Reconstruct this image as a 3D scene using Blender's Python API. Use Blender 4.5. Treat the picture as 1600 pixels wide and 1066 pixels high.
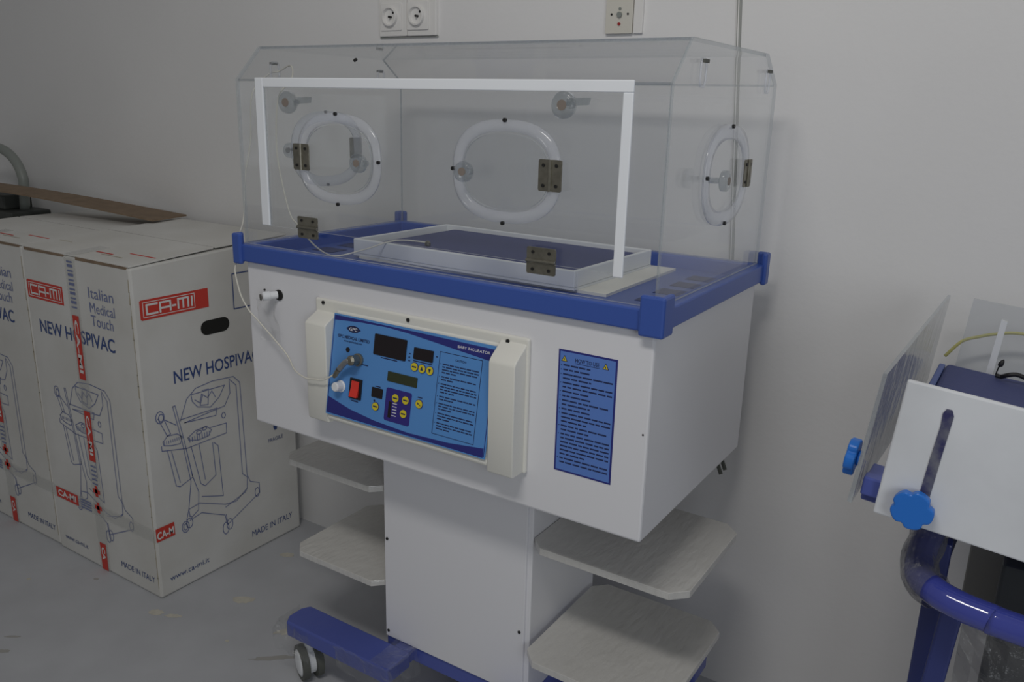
import bpy, bmesh, math, random
from mathutils import Vector, Matrix, noise
random.seed(7)
sc = bpy.context.scene
COL = sc.collection
for o in list(bpy.data.objects): bpy.data.objects.remove(o)

# ------------------------------------------------------------------ camera
fw = Vector((-0.51748642, 0.81161739, -0.2710812)); rt = Vector((0.83892274, 0.54362301, 0.02612782)); up = Vector((-0.16857176, 0.21389539, 0.96220181))
cam_d = bpy.data.cameras.new('camera'); cam = bpy.data.objects.new('camera', cam_d); COL.objects.link(cam)
cam_d.sensor_width = 36; cam_d.lens = 1296.47 / 1600 * 36; cam_d.clip_start = .02
m = Matrix.Identity(4)
for i in range(3): m[i][0] = rt[i]; m[i][1] = up[i]; m[i][2] = -fw[i]
cam.matrix_world = Matrix.Translation((1.34938262, -1.09841568, 1.29504403)) @ m
sc.camera = cam

# ------------------------------------------------------------------ light
w = bpy.data.worlds.new('room_ambient'); sc.world = w; w.use_nodes = True
w.node_tree.nodes['Background'].inputs[0].default_value = (.93, .93, .93, 1); w.node_tree.nodes['Background'].inputs[1].default_value = .160
def area(name, loc, target, sx, sy, power, col):
    l = bpy.data.lights.new(name, 'AREA'); l.shape = 'RECTANGLE'; l.size = sx; l.size_y = sy; l.energy = power; l.color = col
    o = bpy.data.objects.new(name, l); COL.objects.link(o); o.location = loc
    o.rotation_euler = (Vector(target) - Vector(loc)).to_track_quat('-Z', 'Y').to_euler(); return o
area('ceiling_lamp', (.95, -1.25, 2.55), (.75, .3, .7), .8, .25, 12.6, (1.0, .97, .93))
area('right_fill', (2.9, -2.0, 1.45), (.9, .4, .75), 1.0, 1.2, 13, (.90, .95, 1.0))  # unseen cool fill from the right, added to brighten side faces and low wall
sc.view_settings.view_transform = 'Standard'; sc.view_settings.look = 'None'
sc.view_settings.exposure = 0; sc.view_settings.gamma = 1; sc.view_settings.use_curve_mapping = False
sc.cycles.transparent_max_bounces = 32; sc.cycles.max_bounces = 8

# ------------------------------------------------------------------ materials
def mat(name, col, rough=.5, metal=0, noise_amt=0, nscale=20, bump=0, bscale=60, col2=None, coat=0, spec=.5, wave=None):
    m = bpy.data.materials.new(name); m.use_nodes = True; nt = m.node_tree; b = nt.nodes['Principled BSDF']
    b.inputs['Base Color'].default_value = (*col, 1); b.inputs['Roughness'].default_value = rough; b.inputs['Metallic'].default_value = metal
    b.inputs['Specular IOR Level'].default_value = spec; b.inputs['Coat Weight'].default_value = coat
    tc = nt.nodes.new('ShaderNodeTexCoord')
    if noise_amt or col2:
        n = nt.nodes.new('ShaderNodeTexNoise'); n.inputs['Scale'].default_value = nscale; n.inputs['Detail'].default_value = 6
        nt.links.new(tc.outputs['Object'], n.inputs['Vector'])
        r = nt.nodes.new('ShaderNodeValToRGB'); r.color_ramp.elements[0].position = .35; r.color_ramp.elements[1].position = .68
        c2 = col2 or tuple(c * (1 - noise_amt) for c in col)
        r.color_ramp.elements[0].color = (*col, 1); r.color_ramp.elements[1].color = (*c2, 1)
        nt.links.new(n.outputs['Fac'], r.inputs[0]); nt.links.new(r.outputs[0], b.inputs['Base Color'])
    if bump:
        n = nt.nodes.new('ShaderNodeTexNoise'); n.inputs['Scale'].default_value = bscale; n.inputs['Detail'].default_value = 5
        mp = nt.nodes.new('ShaderNodeMapping'); nt.links.new(tc.outputs['Object'], mp.inputs[0])
        if wave: mp.inputs['Scale'].default_value = wave
        nt.links.new(mp.outputs[0], n.inputs['Vector'])
        bp = nt.nodes.new('ShaderNodeBump'); bp.inputs['Strength'].default_value = bump; bp.inputs['Distance'].default_value = .01
        nt.links.new(n.outputs['Fac'], bp.inputs['Height']); nt.links.new(bp.outputs[0], b.inputs['Normal'])
    return m
def clear(name, tint=(.97, .985, .985), ior=1.45, rough=.03, milk=0.0, milkcol=(.8, .83, .85), bump=0, bscale=30):
    m = bpy.data.materials.new(name); m.use_nodes = True; nt = m.node_tree; nt.nodes.remove(nt.nodes['Principled BSDF'])
    out = nt.nodes['Material Output']; t = nt.nodes.new('ShaderNodeBsdfTransparent'); t.inputs[0].default_value = (*tint, 1)
    g = nt.nodes.new('ShaderNodeBsdfGlossy'); g.inputs['Roughness'].default_value = rough; g.inputs[0].default_value = (1, 1, 1, 1)
    f = nt.nodes.new('ShaderNodeFresnel'); f.inputs[0].default_value = ior
    ge = nt.nodes.new('ShaderNodeNewGeometry'); mr = nt.nodes.new('ShaderNodeMapRange'); mr.inputs[3].default_value = ior; mr.inputs[4].default_value = 1 / ior
    nt.links.new(ge.outputs['Backfacing'], mr.inputs[0]); nt.links.new(mr.outputs[0], f.inputs[0])
    mx = nt.nodes.new('ShaderNodeMixShader')
    nt.links.new(f.outputs[0], mx.inputs[0]); nt.links.new(t.outputs[0], mx.inputs[1]); nt.links.new(g.outputs[0], mx.inputs[2])
    last = mx
    if milk:
        d = nt.nodes.new('ShaderNodeBsdfDiffuse'); d.inputs[0].default_value = (*milkcol, 1)
        m2 = nt.nodes.new('ShaderNodeMixShader'); m2.inputs[0].default_value = milk
        nt.links.new(mx.outputs[0], m2.inputs[1]); nt.links.new(d.outputs[0], m2.inputs[2]); last = m2
    if bump:
        tc = nt.nodes.new('ShaderNodeTexCoord'); n = nt.nodes.new('ShaderNodeTexNoise'); n.inputs['Scale'].default_value = bscale; n.inputs['Detail'].default_value = 6
        nt.links.new(tc.outputs['Object'], n.inputs['Vector']); bp = nt.nodes.new('ShaderNodeBump'); bp.inputs['Strength'].default_value = bump; bp.inputs['Distance'].default_value = .02
        nt.links.new(n.outputs['Fac'], bp.inputs['Height']); nt.links.new(bp.outputs[0], g.inputs['Normal']); nt.links.new(bp.outputs[0], f.inputs['Normal'])
    nt.links.new(last.outputs[0], out.inputs['Surface']); return m
WALL = mat('wall_paint', (.80, .795, .79), .75, noise_amt=.03, nscale=3, bump=.05, bscale=90)
FLOOR = mat('floor_screed', (.50, .51, .535), .55, noise_amt=.10, nscale=6, bump=.04, bscale=40)
WHITE = mat('white_enamel', (.80, .80, .825), .38)
WHITE2 = mat('white_plastic', (.80, .82, .84), .4)
STRIP = mat('white_tape_strip', (.86, .89, .93), .6)
CREAM = mat('cream_moulding', (.82, .81, .745), .38)
BLUE = mat('blue_enamel', (.048, .105, .40), .32)
BLUE2 = mat('violet_blue_enamel', (.085, .115, .40), .30, bump=.12, bscale=25)
DECK = mat('deck_blue', (.07, .125, .40), .35)
DECKDARK = mat('deck_slot_dark', (.02, .035, .14), .5)
MATT = mat('mattress_navy', (.060, .075, .21), .65, bump=.1, bscale=120)
DBLUE = mat('label_dark_blue', (.025, .03, .21), .35)
LBLUE = mat('label_light_blue', (.10, .29, .66), .38)
LBLUE2 = mat('label_mid_blue', (.11, .23, .62), .5)
NAVY = mat('keypad_violet', (.035, .025, .22), .35)
BLACK = mat('display_black', (.012, .008, .01), .15)
LCD = mat('lcd_olive', (.035, .045, .02), .2)
YEL = mat('button_yellow', (.72, .60, .03), .4)
INK = mat('ink_dark', (.015, .025, .09), .5)
INK2 = mat('ink_slate', (.035, .07, .22), .6)
INK3 = mat('ink_print_blue', (.17, .20, .36), .7)
INKW = mat('ink_white', (.75, .75, .8), .5)
RED = mat('switch_red', (.75, .045, .03), .35)
PRED = mat('print_red', (.58, .045, .03), .6)
METAL = mat('brushed_hinge_metal', (.30, .285, .235), .38, metal=.85, noise_amt=.25, nscale=90)
DARK = mat('dark_screw', (.03, .03, .03), .4, metal=.5)
GREY = mat('grey_rubber', (.10, .105, .09), .6)
CARD = mat('white_cardboard', (.68, .675, .65), .8, col2=(.60, .59, .555), nscale=5, bump=.06, bscale=15)
CARDB = mat('brown_cardboard', (.25, .18, .12), .85, noise_amt=.2, nscale=30)
CARDG = mat('cardboard_stain', (.46, .42, .33), .85)
TAPE = mat('packing_tape', (.74, .74, .72), .3)
WRAP = mat('film_wrapped_tray', (.64, .63, .60), .24, bump=.32, bscale=16, wave=(5, 1.6, 2), coat=.5, noise_amt=.05, nscale=9)
GMETAL = mat('grey_painted_tube', (.25, .27, .25), .4)
SOCK = mat('socket_plastic', (.80, .79, .77), .4)
SOCKB = mat('beige_plate', (.66, .64, .57), .45)
CONDUIT = mat('grey_conduit', (.34, .35, .33), .4)
CORD = mat('cream_cord', (.72, .70, .62), .5)
YTUBE = mat('yellow_tube', (.62, .58, .22), .4)
BKNOB = mat('bright_blue_knob', (.02, .17, .62), .35)
ACRYL = clear('clear_acrylic', tint=(.982, .986, .988))
ACEDGE = clear('acrylic_edge', tint=(.76, .79, .81), milk=.20, milkcol=(.7, .73, .75), rough=.15)
ACRING = clear('frosted_acrylic_ring', tint=(.95, .96, .975), milk=.16, milkcol=(.92, .93, 1.0), rough=.12)
ACKNOB = clear('clear_knob', tint=(.80, .82, .83), ior=1.6, rough=.05, milk=.03, bump=.6)
TAPEC = clear('clear_packing_tape', tint=(.99, .99, .985), milk=.18, milkcol=(.8, .8, .78), rough=.2)
DUSTY = clear('dusty_acrylic', tint=(.80, .81, .82), milk=.12, milkcol=(.50, .51, .50), rough=.06, bump=.12, bscale=25)
FILM = clear('crumpled_film', tint=(.93, .93, .93), milk=.03, rough=.25, bump=.5, bscale=30)
FILM2 = clear('smoky_film', tint=(.70, .70, .71), milk=.14, milkcol=(.4, .4, .4), rough=.2, bump=1.0, bscale=25)

# ------------------------------------------------------------------ object helpers
def tag(o, label=None, cat=None, group=None, kind=None):
    if label: o['label'] = label
    if cat: o['category'] = cat
    if group: o['group'] = group
    if kind: o['kind'] = kind
    return o
def thing(name, loc, label, cat, group=None):
    o = bpy.data.objects.new(name, None); COL.objects.link(o); o.location = loc; o.empty_display_size = .05
    o['_base'] = 1; del o['_base']
    return tag(o, label, cat, group)
def mk(name, bm, mats, parent=None, smooth=False, local=False, bevel=0, seg=2):
    """one mesh object; vertices are in world coordinates unless local"""
    me = bpy.data.meshes.new(name)
    bmesh.ops.recalc_face_normals(bm, faces=bm.faces); bm.to_mesh(me); bm.free()
    for x in (mats if isinstance(mats, (list, tuple)) else [mats]): me.materials.append(x)
    if smooth:
        for p in me.polygons: p.use_smooth = True
    o = bpy.data.objects.new(name, me); COL.objects.link(o)
    if parent:
        o.parent = parent
        if parent.type == 'EMPTY' and not local: o.location = -parent.location
    if bevel:
        b = o.modifiers.new('bevel', 'BEVEL'); b.width = bevel; b.segments = seg; b.limit_method = 'ANGLE'; b.angle_limit = math.radians(40)
    return o
NB = bmesh.new
def box(bm, a, b, mi=0, T=None):
    vs = [bm.verts.new((x, y, z)) for x in (a[0], b[0]) for y in (a[1], b[1]) for z in (a[2], b[2])]
    if T:
        for v in vs: v.co = T @ v.co
    for f in ((0, 1, 3, 2), (4, 6, 7, 5), (0, 4, 5, 1), (2, 3, 7, 6), (0, 2, 6, 4), (1, 5, 7, 3)):
        bm.faces.new([vs[i] for i in f]).material_index = mi
    return bm
def prism(bm, pts, vec, mi=0, side=None):
    vec = Vector(vec); a = [bm.verts.new(p) for p in pts]; b = [bm.verts.new(Vector(p) + vec) for p in pts]
    bm.faces.new(a).material_index = mi; bm.faces.new(b[::-1]).material_index = mi
    for i in range(len(a)):
        j = (i + 1) % len(a); bm.faces.new((a[i], b[i], b[j], a[j])).material_index = mi if side is None else side
    return bm
def frame3(d):
    d = d.normalized(); a = Vector((0, 0, 1)) if abs(d.z) < .9 else Vector((1, 0, 0)); u = d.cross(a).normalized(); return u, d.cross(u).normalized()
def tube(bm, pts, r, n=12, caps=True, mi=0):
    pts = [Vector(p) for p in pts]; rings = []; u = None
    for i, p in enumerate(pts):
        d = (pts[min(i + 1, len(pts) - 1)] - pts[max(i - 1, 0)]).normalized()
        if u is None: u, v = frame3(d)
        else: u = (u - d * u.dot(d)).normalized(); v = d.cross(u)
        rr = r[i] if isinstance(r, (list, tuple)) else r
        rings.append([bm.verts.new(p + (u * math.cos(t) + v * math.sin(t)) * rr) for t in [2 * math.pi * k / n for k in range(n)]])
    for a, b in zip(rings, rings[1:]):
        for k in range(n): bm.faces.new((a[k], a[(k + 1) % n], b[(k + 1) % n], b[k])).material_index = mi
    if caps: bm.faces.new(rings[0][::-1]).material_index = mi; bm.faces.new(rings[-1]).material_index = mi
    return bm
def smoothpath(pts, n=8):
    pts = [Vector(p) for p in pts]; P = [pts[0]] + pts + [pts[-1]]; out = []
    for i in range(1, len(P) - 2):
        for k in range(n):
            t = k / n; a, b, c, d = P[i - 1], P[i], P[i + 1], P[i + 2]
            out.append(.5 * ((2 * b) + (c - a) * t + (2 * a - 5 * b + 4 * c - d) * t * t + (-a + 3 * b - 3 * c + d) * t ** 3))
    return out + [pts[-1]]
def lathe(bm, c, axis, prof, n=24, mi=0):
    """prof: (radius, distance along axis)"""
    c = Vector(c); axis = Vector(axis).normalized(); u, v = frame3(axis); rings = []
    for r, h in prof:
        rings.append([bm.verts.new(c + axis * h + (u * math.cos(t) + v * math.sin(t)) * max(r, 1e-5)) for t in [2 * math.pi * k / n for k in range(n)]])
    for a, b in zip(rings, rings[1:]):
        for k in range(n): bm.faces.new((a[k], a[(k + 1) % n], b[(k + 1) % n], b[k])).material_index = mi
    bm.faces.new(rings[0][::-1]).material_index = mi; bm.faces.new(rings[-1]).material_index = mi
    return bm

class Face:
    """a flat face in space: o + ex*x + ey*y, n points outwards"""
    def __init__(s, o, ex, ey): s.o = Vector(o); s.ex = Vector(ex).normalized(); s.ey = Vector(ey).normalized(); s.n = s.ex.cross(s.ey).normalized()
    def P(s, x, y, h=0): return s.o + s.ex * x + s.ey * y + s.n * h
    def poly(s, bm, pts, h0=0, h1=.0006, mi=0): return prism(bm, [s.P(x, y, h0) for x, y in pts], s.n * (h1 - h0), mi)
    def rect(s, bm, x0, y0, x1, y1, h0=0, h1=.0006, mi=0, r=0):
        if not r: return s.poly(bm, [(x0, y0), (x1, y0), (x1, y1), (x0, y1)], h0, h1, mi)
        pts = []
        for cx, cy, a in ((x1 - r, y1 - r, 0), (x0 + r, y1 - r, 90), (x0 + r, y0 + r, 180), (x1 - r, y0 + r, 270)):
            for k in range(5): t = math.radians(a + 22.5 * k); pts.append((cx + r * math.cos(t), cy + r * math.sin(t)))
        return s.poly(bm, pts, h0, h1, mi)
    def disc(s, bm, x, y, r, h0=0, h1=.001, mi=0, n=20, ry=None):
        return s.poly(bm, [(x + r * math.cos(2 * math.pi * k / n), y + (ry or r) * math.sin(2 * math.pi * k / n)) for k in range(n)], h0, h1, mi)
    def line(s, bm, pts, wd, h=.0006, mi=0, closed=False):
        pts = list(pts) + ([pts[0]] if closed else [])
        for i_, ((x0, y0), (x1, y1)) in enumerate(zip(pts, pts[1:])):
            h += 4e-5 if i_ % 2 else -4e-5 if i_ else 0
            dx, dy = x1 - x0, y1 - y0; L = math.hypot(dx, dy) or 1e-6; px, py = -dy / L * wd / 2, dx / L * wd / 2; ex, ey = dx / L * wd * .4, dy / L * wd * .4
            vs = [bm.verts.new(s.P(a, b, h)) for a, b in ((x0 + px - ex, y0 + py - ey), (x0 - px - ex, y0 - py - ey), (x1 - px + ex, y1 - py + ey), (x1 + px + ex, y1 + py + ey))]
            bm.faces.new(vs).material_index = mi
        return bm
    def text(s, bm, string, x, y, size, width=None, h=.0007, ang=0, bold=0, mi=0, align='LEFT'):
        cu = bpy.data.curves.new('lettering', 'FONT'); cu.body = string; cu.size = 1; cu.offset = bold; cu.resolution_u = 3
        to = bpy.data.objects.new('lettering', cu); me = bpy.data.meshes.new_from_object(to)
        xs = [v.co.x for v in me.vertices]; x0, x1 = min(xs), max(xs)
        sy = size / .70; sx = (width / (x1 - x0)) if width else sy
        off = -x0 if align == 'LEFT' else -(x0 + x1) / 2
        ca, sa = math.cos(math.radians(ang)), math.sin(math.radians(ang)); vs = []
        for v in me.vertices:
            a, b = (v.co.x + off) * sx, v.co.y * sy
            vs.append(bm.verts.new(s.P(x + a * ca - b * sa, y + a * sa + b * ca, h)))
        for p in me.polygons:
            try: bm.faces.new([vs[i] for i in p.vertices]).material_index = mi
            except ValueError: pass
        bpy.data.objects.remove(to); bpy.data.meshes.remove(me); bpy.data.curves.remove(cu)
        return bm
def wordbars(F, bm, x0, y, x1, hh, h=.0006, full=True, seed=0):
    rnd = random.Random(seed); x = x0
    while x < x1 - hh * 1.5:
        L = min(rnd.uniform(2.2, 7) * hh, x1 - x); F.rect(bm, x, y, x + L, y + hh, h, h + .0001); x += L + hh * rnd.uniform(.6, .9)

# ------------------------------------------------------------------ setting
STAINS = [(-.297, .173, .030, .016, .5, 0), (-.435, .004, .020, .012, .4, 0), (-.385, .019, .022, .008, .5, 0), (-.375, .40, .022, .012, .5, 0), (-.186, .031, .006, .004, 0, 0), (-.629, -.259, .020, .004, .6, 1), (-.59, -.301, .018, .006, .6, 1), (-.04, .052, .055, .008, .7, 1), (-.707, .006, .008, .004, .3, 1), (-.856, -.10, .006, .005, 0, 0), (-.08, .16, .05, .014, .9, 0)]
bm = NB(); box(bm, (-4, -3.2, -.05), (3.6, .585, 0)); flo = tag(mk('floor', bm, FLOOR), kind='structure')
STAIN = mat('plaster_stain', (.60, .57, .49), .8, noise_amt=.15, nscale=60); SCUFF = mat('floor_scuff', (.37, .36, .34), .7)
for sx_, sy_, ra, rb, an, sm in STAINS:
    bm = NB(); rr = random.Random(int(sx_ * 1000)); ps = []
    for k in range(22):
        a_ = 2 * math.pi * k / 22; q = 1 + rr.uniform(-.22, .18); u_, v_ = ra * q * math.cos(a_), rb * q * math.sin(a_)
        ps.append((sx_ + u_ * math.cos(an) - v_ * math.sin(an), sy_ + u_ * math.sin(an) + v_ * math.cos(an), .0002))
    prism(bm, ps, (0, 0, .0005)); mk('floor_stain', bm, SCUFF if sm else STAIN, flo)
bm = NB(); box(bm, (-4, .585, -.05), (3.6, .735, 2.9)); tag(mk('wall_back', bm, WALL), kind='structure')
# ------------------------------------------------------------------ incubator
inc = thing('baby_incubator', (.45, .25, 0), 'white baby incubator with clear hood on a column with four shelves', 'incubator')
W_, D_ = .90, .49
# cabinet: open-topped white box
bm = NB(); box(bm, (.005, .005, .638), (.895, .485, .984)); mk('cabinet', bm, WHITE, inc, bevel=.004)
# blue rim: four rails around a sunken deck
def rail_profile_ring(bm, x0, y0, x1, y1, wd, z0, z1):
    o = [(x0, y0), (x1, y0), (x1, y1), (x0, y1)]; i = [(x0 + wd, y0 + wd), (x1 - wd, y0 + wd), (x1 - wd, y1 - wd), (x0 + wd, y1 - wd)]
    V = lambda p, z: bm.verts.new((p[0], p[1], z))
    a = [V(p, z0) for p in o]; b = [V(p, z1) for p in o]; c = [V(p, z1) for p in i]; d = [V(p, z0) for p in i]
    for k in range(4):
        j = (k + 1) % 4
        for q in ((a, b), (b, c), (c, d), (d, a)): bm.faces.new((q[0][k], q[0][j], q[1][j], q[1][k]))
bm = NB(); rail_profile_ring(bm, -.008, -.008, .908, .498, .026, .984, 1.018); mk('rim', bm, BLUE, inc, bevel=.003)
bm = NB(); box(bm, (.017, .017, .984), (.883, .473, .992)); dk = mk('deck', bm, DECK, inc)
bm = NB(); box(bm, (.19, .135, .992), (.748, .44, .997)); mk('mattress_platform', bm, CREAM, dk)
for xa in (.795, .045):
    for k in range(5): bm = NB(); box(bm, (xa, .07 + k * .075, .9921), (xa + .058, .115 + k * .075, .9928)); mk('air_slot', bm, DECKDARK, dk)
for sx, sy in ((0, 0), (1, 0), (0, 1), (1, 1)):
    bm = NB(); cx = -.014 if sx == 0 else .914; cy = -.014 if sy == 0 else .504; dx = 1 if sx == 0 else -1; dy = 1 if sy == 0 else -1
    L, t = (.040 if (sx, sy) == (1, 0) else .024), .011
    pts = [(cx, cy), (cx + dx * L, cy), (cx + dx * L, cy + dy * t), (cx + dx * t, cy + dy * t), (cx + dx * t, cy + dy * L), (cx, cy + dy * L)]
    prism(bm, [(x, y, .978) for x, y in pts], (0, 0, .062)); mk('corner_block', bm, BLUE, inc, bevel=.004)
# hood
hb, hs, ht = 1.0185, 1.333, 1.396; t = .005
prof = [(.005, hb), (.005, hs), (.0635, ht), (.419, ht), (.485, 1.3465), (.485, hb)]
c = ((.005 + .485) / 2, 1.2)
def inset(p): return (p[0] + (t if p[0] < c[0] else -t), p[1] - (t if p[1] > 1.2 else 0))
hood = bm = NB()
HX0, HX1 = .005, .895
for (a, b) in zip(prof, prof[1:]):   # long panes, front to back
    d = Vector((b[0] - a[0], b[1] - a[1])).normalized(); nn = Vector((d.y, -d.x)) * t
    e = .0006
    pts = [(HX0 + t, a[0] + d.x * e, a[1] + d.y * e), (HX0 + t, b[0] - d.x * e, b[1] - d.y * e), (HX0 + t, b[0] - d.x * e + nn.x, b[1] - d.y * e + nn.y), (HX0 + t, a[0] + d.x * e + nn.x, a[1] + d.y * e + nn.y)]
    A = [bm.verts.new(p) for p in pts]; B = [bm.verts.new((HX1 - t, p[1], p[2])) for p in pts]
    for k in range(4):
        j = (k + 1) % 4; bm.faces.new((A[k], B[k], B[j], A[j])).material_index = 0 if k in (0, 2) else 1
    bm.faces.new(A).material_index = 1; bm.faces.new(B[::-1]).material_index = 1
for x in (HX0, HX1 - t):
    prism(bm, [(x, p[0], p[1]) for p in prof], (t, 0, 0), 0, side=1)
hd = mk('hood', bm, [ACRYL, ACEDGE], inc)
# thin joint lines on the roof and seams
bm = NB()
for x0, x1, y, z in ((.34, .60, .24, 1.3985), ):
    tube(bm, [(x0, y, z), (x1, y, z)], .0012, 6)
mk('thermometer', bm, GREY, hd)
for (x, y, z) in ((.62, .24, 1.399), (.27, .26, 1.3985), (.285, .037, 1.367)):
    bm = NB(); lathe(bm, (x, y, z), (0, 0, 1) if z > 1.39 else (0, -.73, .68), [(.004, 0), (.004, .002), (.001, .003)], 10); mk('screw', bm, DARK, hd)
# front access door with white sealing strip
dr = bm = NB(); FF = Face((0, .004, 0), (1, 0, 0), (0, 0, 1))
bm2 = NB(); prism(bm2, [FF.P(.088, 1.062, 0), FF.P(.822, 1.062, 0), FF.P(.822, 1.318, 0), FF.P(.088, 1.318, 0)], (0, -.0035, 0), 0, side=1)
bm.free(); door = mk('access_door', bm2, [ACRYL, ACEDGE], inc)
bm = NB()
FF.rect(bm, .064, 1.062, .085, 1.336, .0, .0045)
FF.rect(bm, .085, 1.319, .838, 1.336, .0, .0045)
FF.rect(bm, .822, 1.057, .838, 1.319, .0, .0045)
mk('sealing_strip', bm, STRIP, door, bevel=.0015)
def rounded_ring(bm, F, cx, cy, rx, ry, wd, h0, h1, n=48, e=2.5):
    def pt(t, ax, ay):
        c_, s_ = math.cos(t), math.sin(t); return (cx + ax * math.copysign(abs(c_) ** (2 / e), c_), cy + ay * math.copysign(abs(s_) ** (2 / e), s_))
    R = []
    for k in range(n):
        t_ = 2 * math.pi * k / n; o_ = pt(t_, rx, ry); i_ = pt(t_, rx - wd, ry - wd)
        m_ = ((o_[0] + i_[0]) / 2, (o_[1] + i_[1]) / 2)
        R.append([bm.verts.new(F.P(*o_, h0)), bm.verts.new(F.P(*o_, h0 + (h1 - h0) * .75)), bm.verts.new(F.P(*m_, h1)), bm.verts.new(F.P(*i_, h0 + (h1 - h0) * .75)), bm.verts.new(F.P(*i_, h0))])
    for k in range(n):
        a, b = R[k], R[(k + 1) % n]
        for q in range(5): bm.faces.new((a[q], a[(q + 1) % 5], b[(q + 1) % 5], b[q]))
def hinge(parent, F, cx, cy, wx, wy, vertical, h0, label=None):
    bm = NB(); g = .0012
    if vertical:
        F.rect(bm, cx - wx / 2, cy - wy / 2, cx - g, cy + wy / 2, h0, h0 + .002, r=.003); F.rect(bm, cx + g, cy - wy / 2, cx + wx / 2, cy + wy / 2, h0, h0 + .002, r=.003)
        tube(bm, [F.P(cx, cy - wy / 2, h0 + .003), F.P(cx, cy + wy / 2, h0 + .003)], .003, 10)
    else:
        F.rect(bm, cx - wx / 2, cy - wy / 2, cx + wx / 2, cy - g, h0, h0 + .002, r=.003); F.rect(bm, cx - wx / 2, cy + g, cx + wx / 2, cy + wy / 2, h0, h0 + .002, r=.003)
        tube(bm, [F.P(cx - wx / 2, cy, h0 + .003), F.P(cx + wx / 2, cy, h0 + .003)], .003, 10)
    for sx in (-1, 1):
        for sy in (-1, 1): F.disc(bm, cx + sx * wx * .28, cy + sy * wy * .32, .0026, h0 + .002, h0 + .0036, mi=1, n=10)
    return mk('hinge', bm, [METAL, DARK], parent)
def clear_knob(parent, F, cx, cy, h0, tilt=(0, 0), name='latch_knob', r=.016):
    ax = (F.n + F.ex * tilt[0] + F.ey * tilt[1]).normalized(); bm = NB()
    lathe(bm, F.P(cx, cy, h0), ax, [(.005, 0), (.0045, .016), (.008, .019), (r, .021), (r, .029), (r * .8, .032), (r * .5, .031)], 20)
    k = mk(name, bm, ACKNOB, parent, smooth=True)
    bm = NB(); lathe(bm, F.P(cx, cy, h0) + ax * .0315, ax, [(r * .40, 0), (r * .40, .0008)], 16); mk('knob_insert', bm, mat('knob_insert_grey', (.22, .185, .16), .4), k) if parent is inc else bm.free()
    return k
FD = Face((0, .0005, 0), (1, 0, 0), (0, 0, 1))
for cx, hx, kx in ((.274, .187, .343), (.629, .713, .565)):
    bm = NB(); rounded_ring(bm, FD, cx, 1.198, .100, .079, .0175, 0, .006)
    rg = mk('hand_port', bm, ACRING, inc, smooth=True)
    bm = NB(); prism(bm, [FD.P(cx + .079 * math.copysign(abs(math.cos(a)) ** .8, math.cos(a)), 1.198 + .058 * math.copysign(abs(math.sin(a)) ** .8, math.sin(a)), .0012) for a in [2 * math.pi * k / 32 for k in range(32)]], (0, -.003, 0), 0, side=1)
    mk('port_door', bm, [ACRYL, ACEDGE], rg)
    hinge(rg, FD, hx, 1.198, .040, .047, True, .0065)
    for sx, sy in ((cx, 1.276), (cx, 1.119), (cx + (.098 if hx < cx else -.098), 1.198)):
        bm = NB(); FD.disc(bm, sx, sy, .0032, .0045, .0085, n=12); mk('screw', bm, DARK, rg)
    clear_knob(inc, FD, kx, 1.195, .004, (.15, .05))
clear_knob(inc, FD, .179, 1.293, .004, (.1, 0), r=.019); clear_knob(inc, FD, .744, 1.300, .004, (0, 0), r=.019)
for x, z in ((.208, 1.297), (.766, 1.305)):
    bm = NB(); FD.poly(bm, [(x - .03, z - .006), (x + .005, z - .004), (x + .008, z + .006), (x - .028, z + .005)], .004, .010); mk('latch_lever', bm, ACKNOB, inc)
hinge(door, FD, .195, 1.069, .052, .040, False, .005); hinge(door, FD, .702, 1.067, .052, .042, False, .005)
# ports on the two ends
FS = Face((.8955, 0, 0), (0, 1, 0), (0, 0, 1)); FL = Face((.0045, 0, 0), (0, -1, 0), (0, 0, 1))
for F, s_ in ((FS, 1), (FL, -1)):
    cy = .246 * s_
    bm = NB(); rounded_ring(bm, F, cy, 1.197, .105, .080, .022, 0, .006); rg = mk('hand_port', bm, ACRING, inc, smooth=True)
    fl = s_
    hinge(rg, F, cy + .092 * fl, 1.197, .038, .046, True, .0065)
    for sx, sy in ((cy, 1.275), (cy, 1.12), (cy - .1 * fl, 1.198)):
        bm = NB(); F.disc(bm, sx, sy, .0032, .0045, .0085, n=12); mk('screw', bm, DARK, rg)
    clear_knob(inc, F, cy - .085 * fl, 1.195, .004)
    for sy in (.105 * s_, .42 * s_):   # tubing slots in the upper corners
        bm = NB(); rounded_ring(bm, F, sy, 1.350, .013, .021, .004, 0, .003, n=24, e=3); sl = mk('tubing_slot', bm, ACRING, hd, smooth=True)
        bm = NB(); F.rect(bm, sy - .009, 1.364, sy + .009, 1.369, .002, .006); mk('slot_flap', bm, GREY, hd)
bm = NB(); FB = Face((0, .4855, 0), (-1, 0, 0), (0, 0, 1))
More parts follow.
